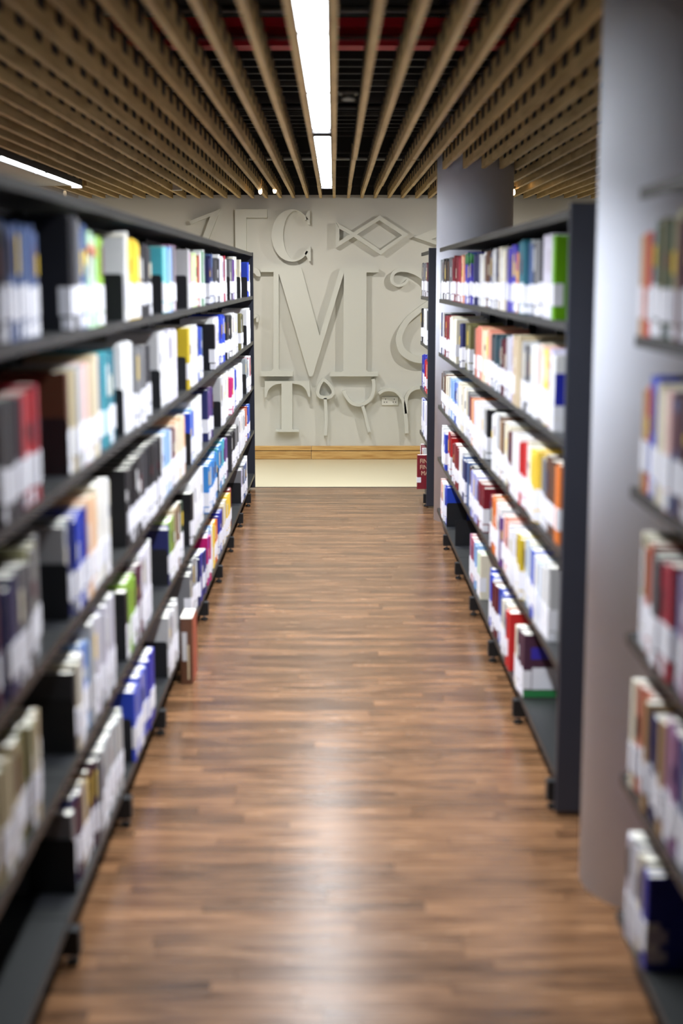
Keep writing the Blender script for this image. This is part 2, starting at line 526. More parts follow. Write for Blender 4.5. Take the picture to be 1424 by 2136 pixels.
def stroke_letter(name, parts, label, depth=LP):
    vs, fs = [], []
    y0, y1 = WALL_Y - depth, WALL_Y - 0.0003
    for p in parts:
        b = len(vs)
        if p[0] == 'ring':
            L, R = p[1], p[2]
            n = len(L)
            for yy in (y0, y1):
                vs += [(q[0], yy, q[1]) for q in L] + [(q[0], yy, q[1]) for q in R]
            for i in range(n):
                j = (i + 1) % n
                fs += [(b + i, b + j, b + n + j, b + n + i), (b + 2 * n + i, b + 2 * n + j, b + 3 * n + j, b + 3 * n + i),
                       (b + i, b + j, b + 2 * n + j, b + 2 * n + i), (b + n + i, b + n + j, b + 3 * n + j, b + 3 * n + i)]
        else:
            n = len(p) // 2
            L, R = p[:n], p[n:][::-1]
            for yy in (y0, y1):
                vs += [(q[0], yy, q[1]) for q in L] + [(q[0], yy, q[1]) for q in R]
            for i in range(n - 1):
                j = i + 1
                fs += [(b + i, b + j, b + n + j, b + n + i), (b + 2 * n + i, b + 2 * n + j, b + 3 * n + j, b + 3 * n + i),
                       (b + i, b + j, b + 2 * n + j, b + 2 * n + i), (b + n + i, b + n + j, b + 3 * n + j, b + 3 * n + i)]
            fs += [(b, b + n, b + 3 * n, b + 2 * n), (b + n - 1, b + 2 * n - 1, b + 4 * n - 1, b + 3 * n - 1)]
    o = fix_normals(mesh_obj(name, vs, fs, M_LETTER))
    tag(o, label, 'wall letter', 'raised white letters on the back wall')
    return o

letter('wall_letter', [[c1(p) for p in [
    (135, 553), (398, 553), (515, 990), (648, 557), (897, 557), (897, 583), (818, 583), (816, 1215), (830, 1226), (893, 1228), (893, 1254), (583, 1254), (583, 1228),
    (655, 1226), (668, 1215), (672, 590), (470, 1254), (447, 1254), (252, 590), (252, 1205), (266, 1220), (343, 1222), (343, 1254), (135, 1254), (135, 1222), (200, 1220), (215, 1205), (218, 580), (135, 580)]]],
    'huge raised white capital letter M with serifs, largest on the wall')
# C
oc = []
for i in range(33):
    a = math.radians(38 + i * (360 - 76) / 32)
    oc.append((960 + 180 * math.cos(a), 382 - 229 * math.sin(a)))
ic = []
for i in range(33):
    a = math.radians(322 - i * (360 - 76) / 32)
    ic.append((990 + 108 * math.cos(a), 380 - 215 * math.sin(a)))
letter('wall_letter', [[c4(p) for p in oc + ic],
    [c4(p) for p in [(1078, 205), (1100, 165), (1116, 165), (1116, 292), (1100, 285), (1086, 240)]],
    [c4(p) for p in [(1070, 540), (1104, 480), (1122, 480), (1122, 606), (1106, 606), (1090, 575)]]],
    'raised white capital letter C above the big M')
letter('wall_letter', [[c4(p) for p in [(460, 153), (742, 153), (742, 226), (560, 226), (560, 900), (470, 900)]]],
    'raised white letter with a broad top bar left of the C')
letter('wall_letter', [[c4(p) for p in [(60, 255), (335, 150), (228, 420), (170, 420), (245, 215), (75, 285)]]],
    'raised white pointed letter rising behind the left bookshelf top')
def bars(conv, segs, wd):
    sc = abs(conv((1000, 0))[0] - conv((0, 0))[0]) / 1000
    out = []
    for a, b in segs:
        A, B = Vector(conv(a)), Vector(conv(b))
        d = (B - A).normalized(); A = A - d * wd * sc * 0.3; B = B + d * wd * sc * 0.3
        nn = Vector((-d.y, d.x)) * wd * sc / 2
        out.append([tuple(A + nn), tuple(A - nn), tuple(B - nn), tuple(B + nn)])
    return out
letter('wall_ornament', [[c5(p) for p in q] for q in (
    [(340, 440), (665, 235), (660, 292), (385, 468)], [(665, 235), (1020, 465), (940, 478), (660, 292)],
    [(1020, 465), (675, 720), (672, 662), (940, 478)], [(675, 720), (340, 500), (385, 468), (672, 662)],
    [(130, 322), (340, 440), (385, 468), (290, 467), (165, 398)], [(340, 500), (120, 637), (165, 551), (290, 467), (385, 468)],
    [(122, 322), (165, 398), (165, 551), (120, 637)])],
    'raised white diamond joined to a small triangle, right of the C')
letter('wall_ornament', [[c5(p) for p in q] for q in (
    [(1085, 500), (1560, 310), (1560, 430), (1305, 530)], [(1085, 500), (1305, 530), (1560, 615), (1560, 665)],
    [(1480, 440), (1560, 415), (1560, 620), (1480, 590)])],
    'raised white triangle half hidden behind the far pillar')
stroke_letter('wall_letter', [
    stroke(c5, [(1012, 1030), (975, 1075), (900, 1102), (830, 1070), (812, 1000), (850, 935), (930, 908), (1040, 922), (1150, 970), (1260, 1060), (1330, 1180)], (30, 58)),
    stroke(c5, [(1330, 1180), (1300, 1290), (1160, 1400), (1010, 1530), (920, 1680), (905, 1800), (960, 1930), (1110, 2010), (1260, 2010)], (60, 95))],
    'raised white curled letter like a swash numeral right of the M')
stroke_letter('wall_letter', [stroke(c4, [(470, 650), (560, 668), (640, 690), (662, 720), (662, 738)], (60, 38))],
    'tip of a raised white letter just left of the M')
stroke_letter('wall_letter', [stroke(c1, [(20, 880), (80, 868), (112, 868), (112, 904)], (40, 14), per=4)],
    'small tip of a raised white letter beside the left shelf end')
arc = lambda pts: curve_pts(pts, 5)
letter('wall_letter', [[c6(p) for p in [(120, 207), (468, 207), (476, 331), (458, 328)] + arc([(455, 315), (437, 268), (395, 236), (335, 225)])
    + [(335, 580), (345, 588), (388, 589), (388, 603), (205, 603), (205, 590), (240, 588), (250, 580)] + arc([(250, 225), (195, 236), (150, 275), (133, 331)]) + [(118, 337)]]],
    'raised white capital letter T low on the wall, below the M')
stroke_letter('wall_letter', [
    stroke(c6, [(582, 196), (622, 228), (650, 270), (652, 305), (628, 330), (590, 336), (548, 325), (534, 295), (544, 250), (564, 212)], 24, True),
    stroke(c6, [(592, 338), (596, 420), (600, 520), (594, 632)], 24)],
    'raised white looped ribbon letter beside the T')
stroke_letter('wall_letter', [
    stroke(c6, [(966, 190), (972, 228), (968, 290), (936, 355), (868, 392), (800, 376), (754, 322), (738, 280)], (26, 26)),
    stroke(c6, [(884, 398), (904, 470), (920, 540), (936, 605)], 24)],
    'raised white bowl-shaped letter with a tail under the M')
stroke_letter('wall_letter', [
    stroke(c6, [(1012, 305), (1050, 280), (1105, 274), (1160, 298), (1200, 360), (1216, 450), (1226, 540), (1228, 615)], (22, 30)),
    stroke(c6, [(1228, 460), (1222, 370), (1238, 310), (1275, 272), (1330, 258), (1400, 275), (1440, 340), (1450, 600)], (26, 26))],
    'raised white letter like a Y with curled arms above the socket')
ox, oz = c6((1100, 367))
ol = empty('wall_outlet', (ox, WALL_Y, oz), 'double white power socket plate on the back wall', 'outlet')
box('face_plate', -0.078, 0.078, -0.014, -0.0004, -0.04, 0.04, M_WHITE_PLASTIC, ol, bevel=0.004)
for s in (-1, 1):
    for dx, dz in ((0, 0.018), (-0.012, -0.010), (0.012, -0.010)):
        box('socket_hole', s * 0.042 + dx - 0.004, s * 0.042 + dx + 0.004, -0.0155, -0.0135, dz - 0.004, dz + 0.004, M_HOLE, ol)
    box('rocker_switch', s * 0.012 - 0.006, s * 0.012 + 0.006, -0.018, -0.0135, 0.012, 0.028, M_WHITE_PLASTIC, ol)

# ------------------------------------------------------------------ bookshelves
SHELF_Z = [0.13, 0.49, 0.85, 1.21, 1.57]
TOP_Z = 1.91
XL, XR = 0.662, 0.708          # shelf front edges, distance from the aisle axis
DEPTH = 0.28
PITCH_BAY = 0.925
def bay(s, xf, y0, y1, label, group, post_near=True, end_panel=False, far_panel=False):
    t = empty('bookshelf_bay', (s * xf, y0, 0), label, 'bookshelf', group)
    L = y1 - y0
    def pr(name, pts, a, b, m=M_STEEL, flip=False):
        v, f = prism([(s * p[0], p[1]) for p in pts], 'y', a, b)
        return fix_normals(mesh_obj(name, v, f, m, t))
    for i, z in enumerate(SHELF_Z):
        n = 'base_shelf' if i == 0 else 'shelf'
        pr(n, [(0, z), (0, z - 0.026), (0.010, z - 0.026), (0.010, z - 0.012), (DEPTH, z - 0.012), (DEPTH, z)], 0.002, L - 0.002)
        if i:
            for a in (0.004, L - 0.007):
                pr('shelf_bracket', [(0.03, z - 0.0125), (DEPTH, z - 0.0125), (DEPTH, z - 0.045), (0.20, z - 0.04)], a, a + 0.003)
    pr('top_canopy', [(0, TOP_Z), (0, TOP_Z - 0.026), (0.010, TOP_Z - 0.026), (0.010, TOP_Z - 0.012), (2 * DEPTH + 0.04, TOP_Z - 0.012), (2 * DEPTH + 0.04, TOP_Z)], 0.002, L - 0.002, M_CANOPY)
    pr('back_panel', [(DEPTH + 0.004, 0.10), (DEPTH + 0.012, 0.10), (DEPTH + 0.012, TOP_Z - 0.013), (DEPTH + 0.004, TOP_Z - 0.013)], 0.002, L - 0.002, M_BACK)
    pr('upright', [(DEPTH - 0.030, 0.02), (DEPTH + 0.003, 0.02), (DEPTH + 0.003, TOP_Z - 0.013), (DEPTH - 0.030, TOP_Z - 0.013)], 0.003, 0.036)
    pr('plinth', [(0.13, 0.005), (0.15, 0.005), (0.15, 0.095), (0.13, 0.095)], 0.01, L - 0.01, M_FOOT)
    ft = pr('foot', [(-0.022, 0.028), (0.10, 0.028), (0.10, 0.095), (-0.022, 0.095)], 0.003, 0.043, M_FOOT)
    lv = cyl('leveller', 0.018, 0.0, 0.010, M_FOOT, None, n=14)
    lv.parent = ft; lv.location = (s * 0.0, 0.023, 0)
    ls = cyl('screw', 0.007, 0.0095, 0.029, M_CHROME, None, n=10)
    ls.parent = ft; ls.location = (0, 0.023, 0)
    if end_panel:
        v, f = prism([(s * -0.002, 0.012), (s * (2 * DEPTH + 0.04), 0.012), (s * (2 * DEPTH + 0.04), TOP_Z + 0.02), (s * -0.002, TOP_Z + 0.02)], 'y', -0.052, -0.020)
        o = fix_normals(mesh_obj('end_panel', v, f, M_PANEL, t))
        bv = o.modifiers.new('bevel', 'BEVEL'); bv.width = 0.004; bv.segments = 2
    if far_panel:
        pr('end_panel', [(-0.004, 0.012), (2 * DEPTH + 0.04, 0.012), (2 * DEPTH + 0.04, TOP_Z + 0.004), (-0.004, TOP_Z + 0.004)], L + 0.001, L + 0.03, M_PANEL)
    return t

ORD = ['first', 'second', 'third', 'fourth', 'fifth', 'sixth', 'seventh', 'eighth', 'ninth', 'tenth', 'eleventh', 'twelfth']
def ordw(i):
    if i < 12: return ORD[i]
    n = i + 1
    return '%d%s' % (n, 'th' if 10 <= n % 100 <= 20 else {1: 'st', 2: 'nd', 3: 'rd'}.get(n % 10, 'th'))
BAYS = {'L': [], 'R': [], 'N': [], 'F': []}
yy = 11.70 - 10 * PITCH_BAY
for i in range(10):
    BAYS['L'].append((yy, yy + PITCH_BAY, 'nearest left bay' if i == 0 else ('last left bay' if i == 9 else ORD[i] + ' left bay')))
    yy += PITCH_BAY
for i in range(6):
    a = 4.452 + i * 0.908
    BAYS['R'].append((a, a + 0.908, ('first' if i == 0 else ORD[i]) + ' bay past the pillar'))
BAYS['N'].append((2.50, 3.42, 'bay before the near pillar'))
BAYS['F'].append((10.76, 11.68, 'bay beyond the far pillar'))
for key, s, xf in (('L', -1, XL), ('R', 1, XR), ('N', 1, XR), ('F', 1, XR - 0.02)):
    for i, (a, b, nm) in enumerate(BAYS[key]):
        bay(s, xf, a, b, 'black steel bookshelf bay full of books, ' + nm + (' in the row' if key in 'L' else ''),
            {'L': 'left run of bookshelf bays', 'R': 'right run of bookshelf bays'}.get(key, 'single bookshelf bays on the right'),
            end_panel=(i == 0 and key in 'RF'), far_panel=(key == 'L' and i == 9))

# ------------------------------------------------------------------ books: what stands on each shelf, as px runs of the photo
# (end_px, colours, height, options); colour None = a gap; B = bookend at the far side of the gap
G = None
ROWS = {
 ('L', 4): (-4, [(18, 'charcoal+grey', .25, ''), (90, 'slate blue+steel blue+slate blue', .245, ''), (145, G, 0, ''), (152, 'black+charcoal', .285, ''), (172, 'charcoal+grey', .29, ''), (183, 'steel blue+grey', .275, ''),
    (202, 'mint', .262, 'r'), (212, 'lime', .25, ''), (258, G, 0, 'B'), (270, 'white+cream', .275, ''), (294, 'yellow', .262, ''), (316, 'charcoal+black', .262, ''), (339, G, 0, 'B'), (346, 'turquoise+mint', .26, ''), (358, 'light blue', .26, ''),
    (368, 'mauve+grey', .27, ''), (391, G, 0, 'B'), (395, 'light grey', .27, ''), (403, 'mauve', .262, ''), (414, 'pale green', .25, ''), (418, 'rust', .25, ''), (426, 'white+green', .275, ''), (436, G, 0, ''), (440, 'navy', .25, ''),
    (447, 'steel blue', .265, ''), (457, 'charcoal', .25, ''), (466, 'white+lavender', .27, ''), (471, 'crimson+white', .275, ''), (480, G, 0, 'B'), (484, 'grey', .262, ''), (489, 'navy+purple', .265, ''), (496, 'white+cream', .28, ''),
    (502, G, 0, 'B'), (504, 'cream', .27, ''), (516, G, 0, 'B'), (520, 'blue', .262, ''), (522, 'white', .25, '')]),
 ('L', 3): (-4, [(36, 'black+charcoal', .265, ''), (50, 'mauve+plum', .27, ''), (84, 'red+crimson', .275, ''), (145, G, 0, 'B'), (150, 'brown', .27, ''), (163, 'beige+pale olive', .265, ''), (190, 'light grey+pink+beige', .275, ''), (211, 'beige+cream', .29, ''),
    (217, 'navy', .28, ''), (245, 'turquoise+teal', .29, ''), (260, G, 0, 'B'), (281, 'white', .30, ''), (300, 'grey', .275, ''), (318, 'charcoal', .265, ''), (336, G, 0, 'B'), (352, 'light grey+white', .30, ''), (371, 'white+lavender', .30, ''), (389, G, 0, 'B'), (394, 'mustard+white', .28, ''),
    (411, 'white+cream', .285, ''), (424, 'blue+steel blue', .27, ''), (444, G, 0, ''), (448, 'black', .26, ''), (459, 'white+lavender', .29, ''), (462, G, 0, ''), (472, 'blue', .29, ''), (484, 'black+charcoal', .27, ''), (496, 'light grey+white', .28, ''),
    (501, G, 0, ''), (506, 'olive+black', .26, ''), (515, G, 0, 'B'), (522.3, 'white', .275, '')]),
 ('L', 2): (-4, [(14, 'maroon+navy', .265, ''), (34, 'navy', .26, ''), (70, 'charcoal+grey', .275, ''), (96, 'pale olive+grey', .285, ''), (145, G, 0, 'B'), (152, 'light grey+silver', .26, ''), (158, 'navy', .26, ''), (180, 'blue+royal blue', .265, ''), (203, 'peach', .285, ''), (228, 'cream+white', .30, ''),
    (264, G, 0, ''), (292, 'black', .275, ''), (334, 'charcoal+black', .28, ''), (340, G, 0, ''), (361, 'white+light blue', .27, ''), (368, 'crimson+plum', .26, ''), (386, 'cream+peach', .28, ''), (399, G, 0, 'B'), (407, 'blue+light blue', .265, ''), (424, 'white', .29, ''),
    (437, G, 0, ''), (446, 'navy+purple', .285, ''), (461, G, 0, 'B'), (467, 'light grey+white', .295, ''), (480, 'white+cream', .29, ''), (484, 'magenta', .25, ''), (491, 'white', .28, ''), (496, 'blue', .26, ''), (500, 'white', .28, ''), (502, G, 0, ''), (508, 'white', .265, ''),
    (514, G, 0, 'B'), (517, 'silver', .27, ''), (520, 'white+crimson', .275, ''), (522.3, 'dark teal+red', .27, '')]),
 ('L', 1): (-4, [(50, 'pale olive+beige', .27, ''), (94, 'olive+pale olive+beige', .275, ''), (158, G, 0, 'B'), (162, 'charcoal', .24, ''), (176, 'cream+light grey', .265, ''), (193, 'blue+light blue', .265, ''), (240, 'light grey+lavender', .30, ''), (265, G, 0, 'B'), (270, 'black', .25, ''), (287, 'lime', .262, ''),
    (299, 'plum+maroon', .265, ''), (320, 'white+lavender', .295, ''), (351, G, 0, 'B'), (356, 'navy+indigo', .265, ''), (365, 'lime+olive', .27, ''), (376, 'beige+brown', .285, ''), (384, 'olive+dark green', .28, ''), (396, G, 0, 'B'), (401, 'black', .26, ''), (428, 'white', .295, ''),
    (433, G, 0, ''), (452, 'sky blue', .28, ''), (457, G, 0, 'B'), (472, 'turquoise+sky blue', .28, ''), (477, 'purple', .265, ''), (480, G, 0, ''), (488, 'charcoal+black', .26, ''), (496, 'grey+black', .25, ''), (500, G, 0, ''), (512, 'white', .29, ''), (518, 'salmon+rust', .27, ''), (522.3, 'sky blue+blue', .28, '')]),
 ('L', 0): (40, [(160, G, 0, 'B'), (166, 'grey', .24, ''), (182, 'navy+plum', .262, ''), (205, 'beige+brown+plum', .262, ''), (216, 'grey+light grey', .262, ''), (258, 'light grey+silver', .27, ''), (276, G, 0, 'B'), (304, 'blue+periwinkle', .262, ''), (319, 'royal blue', .275, ''), (350, G, 0, 'B'),
    (356, 'light grey', .27, ''), (369, 'light grey+white', .27, ''), (398, G, 0, ''), (404, 'grey', .25, ''), (413, 'grey+light grey', .27, ''), (427, 'navy+royal blue', .26, ''), (431, G, 0, ''), (438, 'magenta+blue', .27, ''), (446, 'white+light blue', .27, ''), (454, 'yellow+orange', .265, ''), (458, G, 0, ''),
    (466, 'royal blue', .25, ''), (474, 'beige+cream', .27, ''), (481, 'yellow', .275, ''), (484.5, 'dark red', .27, ''), (503, G, 0, 'B'), (507, 'grey+lilac', .26, ''), (513, 'slate blue+white', .265, ''), (516, 'white', .28, '')]),
 ('R', 4): (919, [(926, 'grey+silver', .265, ''), (934, 'black+brown', .262, ''), (944, 'grey+charcoal', .265, ''), (953, 'dark red', .27, ''), (961, 'dark red+crimson', .27, ''), (971, 'salmon+peach', .27, ''), (985, 'indigo', .275, 't'), (993, 'navy', .265, ''), (1010, 'light grey+white', .265, ''),
    (1016, 'brown', .262, ''), (1025, 'navy+grey', .255, ''), (1037, 'light grey', .275, ''), (1043, 'plum+charcoal', .262, ''), (1056, 'cream+light grey', .265, ''), (1072, 'indigo', .27, ''), (1082, 'orange', .255, ''), (1098, 'teal', .275, ''), (1112, 'silver+steel blue', .275, ''), (1128, 'charcoal+grey', .275, ''),
    (1152, 'lavender', .28, ''), (1159, 'bright green', .28, '')]),
 ('R', 3): (919, [(924, 'white+navy', .28, ''), (929, 'charcoal', .275, ''), (938, 'dark red', .275, ''), (952, 'cream+white', .27, ''), (962, G, 0, ''), (966, 'navy', .25, ''), (975, 'olive', .255, ''), (986, G, 0, ''), (990, 'brown', .26, ''), (1000, 'red+salmon', .265, ''), (1014, 'cream+peach', .265, ''),
    (1021, 'salmon', .26, ''), (1032, 'charcoal', .25, ''), (1045, 'dark teal', .25, ''), (1057, 'maroon', .25, ''), (1069, 'light grey+lilac', .27, ''), (1085, 'beige+mauve', .28, ''), (1094, 'light grey', .27, ''), (1105, 'charcoal+grey', .25, ''), (1117, 'white', .265, ''), (1128, 'cream+pink', .27, ''), (1138, 'yellow', .265, ''),
    (1150, 'lilac+pink', .265, ''), (1158, 'white', .265, 'w')]),
 ('R', 2): (919, [(928, 'brown+grey', .26, ''), (935, 'cream+brown', .262, ''), (946, 'light blue', .26, ''), (955, 'blue+light blue', .26, ''), (971, 'cream+white', .28, ''), (978, 'grey', .26, ''), (983, 'dark red', .25, ''), (990, 'orange+peach', .265, ''), (1009, 'white+lavender', .262, ''), (1012, 'black', .25, ''), (1028, G, 0, ''),
    (1034, 'white', .28, ''), (1041, 'light grey', .29, ''), (1048, 'brown+tan', .285, ''), (1062, 'cream+white', .275, ''), (1072, 'maroon+brown', .265, ''), (1087, 'white+lavender', .27, ''), (1098, 'red', .262, ''), (1107, 'cream+white', .275, ''), (1121, 'yellow', .262, ''), (1131, 'grey+beige', .26, ''), (1151, 'brown', .265, ''), (1159, 'orange', .27, '')]),
 ('R', 1): (919, [(926, 'white', .265, ''), (931, 'blue+white', .26, ''), (938, 'red+dark red', .27, ''), (944, G, 0, ''), (955, 'dark red', .265, ''), (963, 'white', .27, ''), (974, 'steel blue+navy', .25, ''), (985, 'charcoal+brown', .25, ''), (997, 'periwinkle+lilac', .265, ''), (1007, 'dark red', .255, ''), (1022, G, 0, ''),
    (1028, 'dark red', .255, ''), (1036, 'orange', .275, ''), (1046, 'white+pink', .275, ''), (1050, 'purple', .24, ''), (1062, 'pink+salmon', .255, ''), (1080, 'lavender+white', .255, ''), (1089, 'mustard', .27, ''), (1104, 'cream+light blue', .265, ''), (1115, 'blue', .262, ''), (1130, 'white+light blue', .262, ''), (1141, 'light grey+white', .27, '')]),
 ('R', 0): (918, [(925, 'white+pink', .27, ''), (928.5, 'blue', .26, ''), (976, G, 0, ''), (985, 'crimson+mauve', .255, ''), (992, 'light blue', .255, ''), (999, 'cream+mint', .25, ''), (1018, G, 0, ''), (1028, 'blue', .265, ''), (1036, 'maroon', .25, ''), (1047, 'steel blue+blue', .255, ''), (1059, 'cream+light grey', .265, ''),
    (1066, 'red', .265, ''), (1076, G, 0, ''), (1082, 'cream', .262, ''), (1092, 'plum', .262, 'p')]),
 ('N', 4): (1338, [(1350, 'salmon+tan', .235, ''), (1354, 'red', .24, ''), (1371, 'grey+silver', .262, ''), (1394, 'dark green+olive', .265, ''), (1414, 'pale olive', .275, ''), (1450, 'plum+maroon', .265, '')]),
 ('N', 3): (1335, [(1345, 'orange+tan', .255, ''), (1370, 'blue', .275, ''), (1394, 'cream', .262, ''), (1404, 'pink+lilac', .26, ''), (1414, 'steel blue', .265, ''), (1450, 'brown+plum', .265, '')]),
 ('N', 2): (1326, [(1341, 'cream+pale olive', .27, ''), (1356, 'rust', .262, ''), (1378, 'charcoal+grey', .25, ''), (1403, 'crimson', .265, ''), (1412, 'light blue+grey', .26, ''), (1450, 'maroon+mauve', .27, '')]),
 ('N', 1): (1314, [(1321, 'cream+white', .275, ''), (1343, 'rust+salmon', .27, ''), (1350, 'tan', .265, ''), (1371, 'navy', .26, ''), (1381, 'tan+beige', .26, ''), (1410, 'purple+mauve', .275, ''), (1450, 'navy+steel blue', .26, '')]),
 ('N', 0): (1303, [(1309, 'indigo+plum', .25, ''), (1328, 'lavender+white', .265, ''), (1340, 'cream', .262, ''), (1350, 'royal blue', .255, 'n')]),
 ('F', 4): (876, [(884, 'light grey+charcoal', .26, ''), (893, 'maroon+grey', .26, '')]),
 ('F', 3): (876, [(884, 'black+charcoal', .27, ''), (893, 'white+black', .27, '')]),
 ('F', 2): (876, [(886, 'royal blue', .26, ''), (893, 'red+navy', .25, '')]),
 ('F', 1): (876, [(884, 'white+blue', .27, ''), (893, 'white+lavender', .27, '')]),
 ('F', 0): (876, [(881, 'white+dark red', .25, '')]),
}
SHELF_NAME = ['bottom', 'lower', 'middle', 'upper', 'top']
SIDE = {'L': (-1, XL), 'R': (1, XR), 'N': (1, XR), 'F': (1, XR - 0.02)}
RECESS = 0.004
HSCALE = [0.90, 0.90, 0.93, 0.95, 0.97]
books, ends = [], []
for (key, lv), (px0, runs) in ROWS.items():
    s, xf = SIDE[key]
    z = SHELF_Z[lv]
    xs = xf + RECESS
    bx = BAYS[key]
    lo, hi = bx[0][0] + 0.004, bx[-1][1] - 0.004
    if key == 'R': lo += 0.0
    D = lambda px: depth_at(px, s * xs, z + 0.13)
    spans = []
    prev = px0
    for end, col, h, opt in runs:
        a, b = sorted((D(prev), D(end)))
        spans.append((a, b, col, h, opt))
        prev = end
    spans.sort()
    # a gap lies nearer than the books whose face it shows
    pos = None
    for i, (a, b, col, h, opt) in enumerate(spans):
        a, b = max(a, lo), min(b, hi)
        if b - a < 0.006: continue
        if col is None:
            if 'B' in opt: ends.append((key, lv, b - 0.0025, min(0.09, (b - a) * 0.6)))
            pos = None
            continue
        cols = col.split('+')
        L = b - a
        t0 = random.choice((0.026, 0.032, 0.04))
        if s == 1 and key == 'R': t0 = random.choice((0.03, 0.036, 0.044))
        n = max(1, round(L / t0))
        ws = [random.uniform(0.75, 1.3) for _ in range(n)]
        tot = sum(ws)
        y = a
        base_off = random.uniform(-0.008, 0.010)
        hh = h * (HSCALE[lv] if key in 'LR' else 0.96) + random.uniform(-0.006, 0.006)
        for j, wj in enumerate(ws):
            t = wj / tot * L
            c = cols[j % len(cols)] if len(cols) == 2 else cols[min(int(j / n * len(cols)), len(cols) - 1)]
            first_gap = 0.0
            books.append(dict(key=key, lv=lv, y=y, t=t - 0.0008, z=z, h=min(hh + random.uniform(-0.012, 0.010), 0.302), d=min(random.uniform(0.165, 0.20), 0.215), c=c,
                              off=base_off + random.uniform(-0.005, 0.006), opt=opt if j == (0 if s == 1 else n - 1) or opt in 'rt' else '', s=s, xf=xf, lab=random.random() < 0.93, low=random.random() < 0.45, tp=(random.choice(('white', 'black', 'cream', 'navy', 'maroon', 'yellow')), random.uniform(0.52, 0.62), random.uniform(0.7, 0.93)) if random.random() < 0.28 else None, lz=random.uniform(0.036, 0.05), force=False))
            y += t
# special volumes
books.append(dict(key='F', lv=0, y=10.80, t=0.045, z=0.13, h=0.26, d=0.21, c='dark red', off=-0.073, opt='title', s=1, xf=XR - 0.02, lab=False, lz=0.04, force=True))
sp2 = [b for b in books if b['opt'] == 'title'][0]
books = [b for b in books if b is sp2 or not (b['key'] == 'F' and b['lv'] == 0 and b['y'] < sp2['y'] + sp2['t'] and b['y'] + b['t'] > sp2['y'])]

# neighbours, order in the bay, size in the picture
byshelf = {}
for b in books:
    byshelf.setdefault((b['key'], b['lv']), []).append(b)
for (key, lv), lst in byshelf.items():
    lst.sort(key=lambda b: b['y'])
    cnt = {}
    for i, b in enumerate(lst):
        mid = b['y'] + b['t'] / 2
        bi = 0
        for q, (a, e, nm) in enumerate(BAYS[key]):
            if a <= mid: bi = q
        b['bay'] = bi
        b['n'] = cnt.get(bi, 0); cnt[bi] = b['n'] + 1
        gap = b['y'] - (lst[i - 1]['y'] + lst[i - 1]['t']) if i else 0.2
        b['gap'] = gap
        Z = b['y'] * CT + (CAM_H - b['z'] - 0.13) * ST
        X = b['xf'] + RECESS + b['off']
        pxw = FPX * X / Z - FPX * X / (Z + b['t'])
        face = 0.0
        if gap > 0.02: face = min(FPX * b['d'] / Z, FPX * X / max(Z - gap, 0.5) - FPX * X / Z)
        px = VX + b['s'] * FPX * X / Z
        vis = 1.0 if -5 < px < 1429 else 0.05
        b['area'] = (pxw + face) * b['h'] * FPX / Z * vis + (1e6 if b['force'] else 0)
books.sort(key=lambda b: -b['area'])

# --- book geometry in local coordinates: u from the spine to the fore-edge, v along the shelf, w up
def cover_geo(s, d, t, h):
    k = min(0.002, t * 0.12)
    sp = 0.004
    prof = [(d, 0), (sp, 0), (0.0008, t * 0.12), (0, t * 0.5), (0.0008, t * 0.88), (sp, t), (d, t), (d, t - k), (sp + k, t - k), (sp + k, k), (d, k)]
    n = len(prof)
    v = [(s * p[0], p[1], 0.0) for p in prof] + [(s * p[0], p[1], h) for p in prof]
    caps = [(0, 1, 9, 10), (1, 2, 4, 5), (2, 3, 4), (1, 5, 8, 9), (5, 6, 7, 8)]
    f = []
    for c in caps:
        f.append(tuple(c[::-1])); f.append(tuple(n + i for i in c))
    f += [(i, (i + 1) % n, n + (i + 1) % n, n + i) for i in range(n)]
    # orientation: profile runs clockwise in (u, v) for s = +1
    if s == 1: f = [tuple(q[::-1]) for q in f]
    return v, f
def sbox(s, u0, u1, v0, v1, w0, w1):
    v = boxv(u0, u1, v0, v1, w0, w1)
    if s == 1: return v, BOXF
    return [(-x, y, z) for x, y, z in v], [tuple(q[::-1]) for q in BOXF]

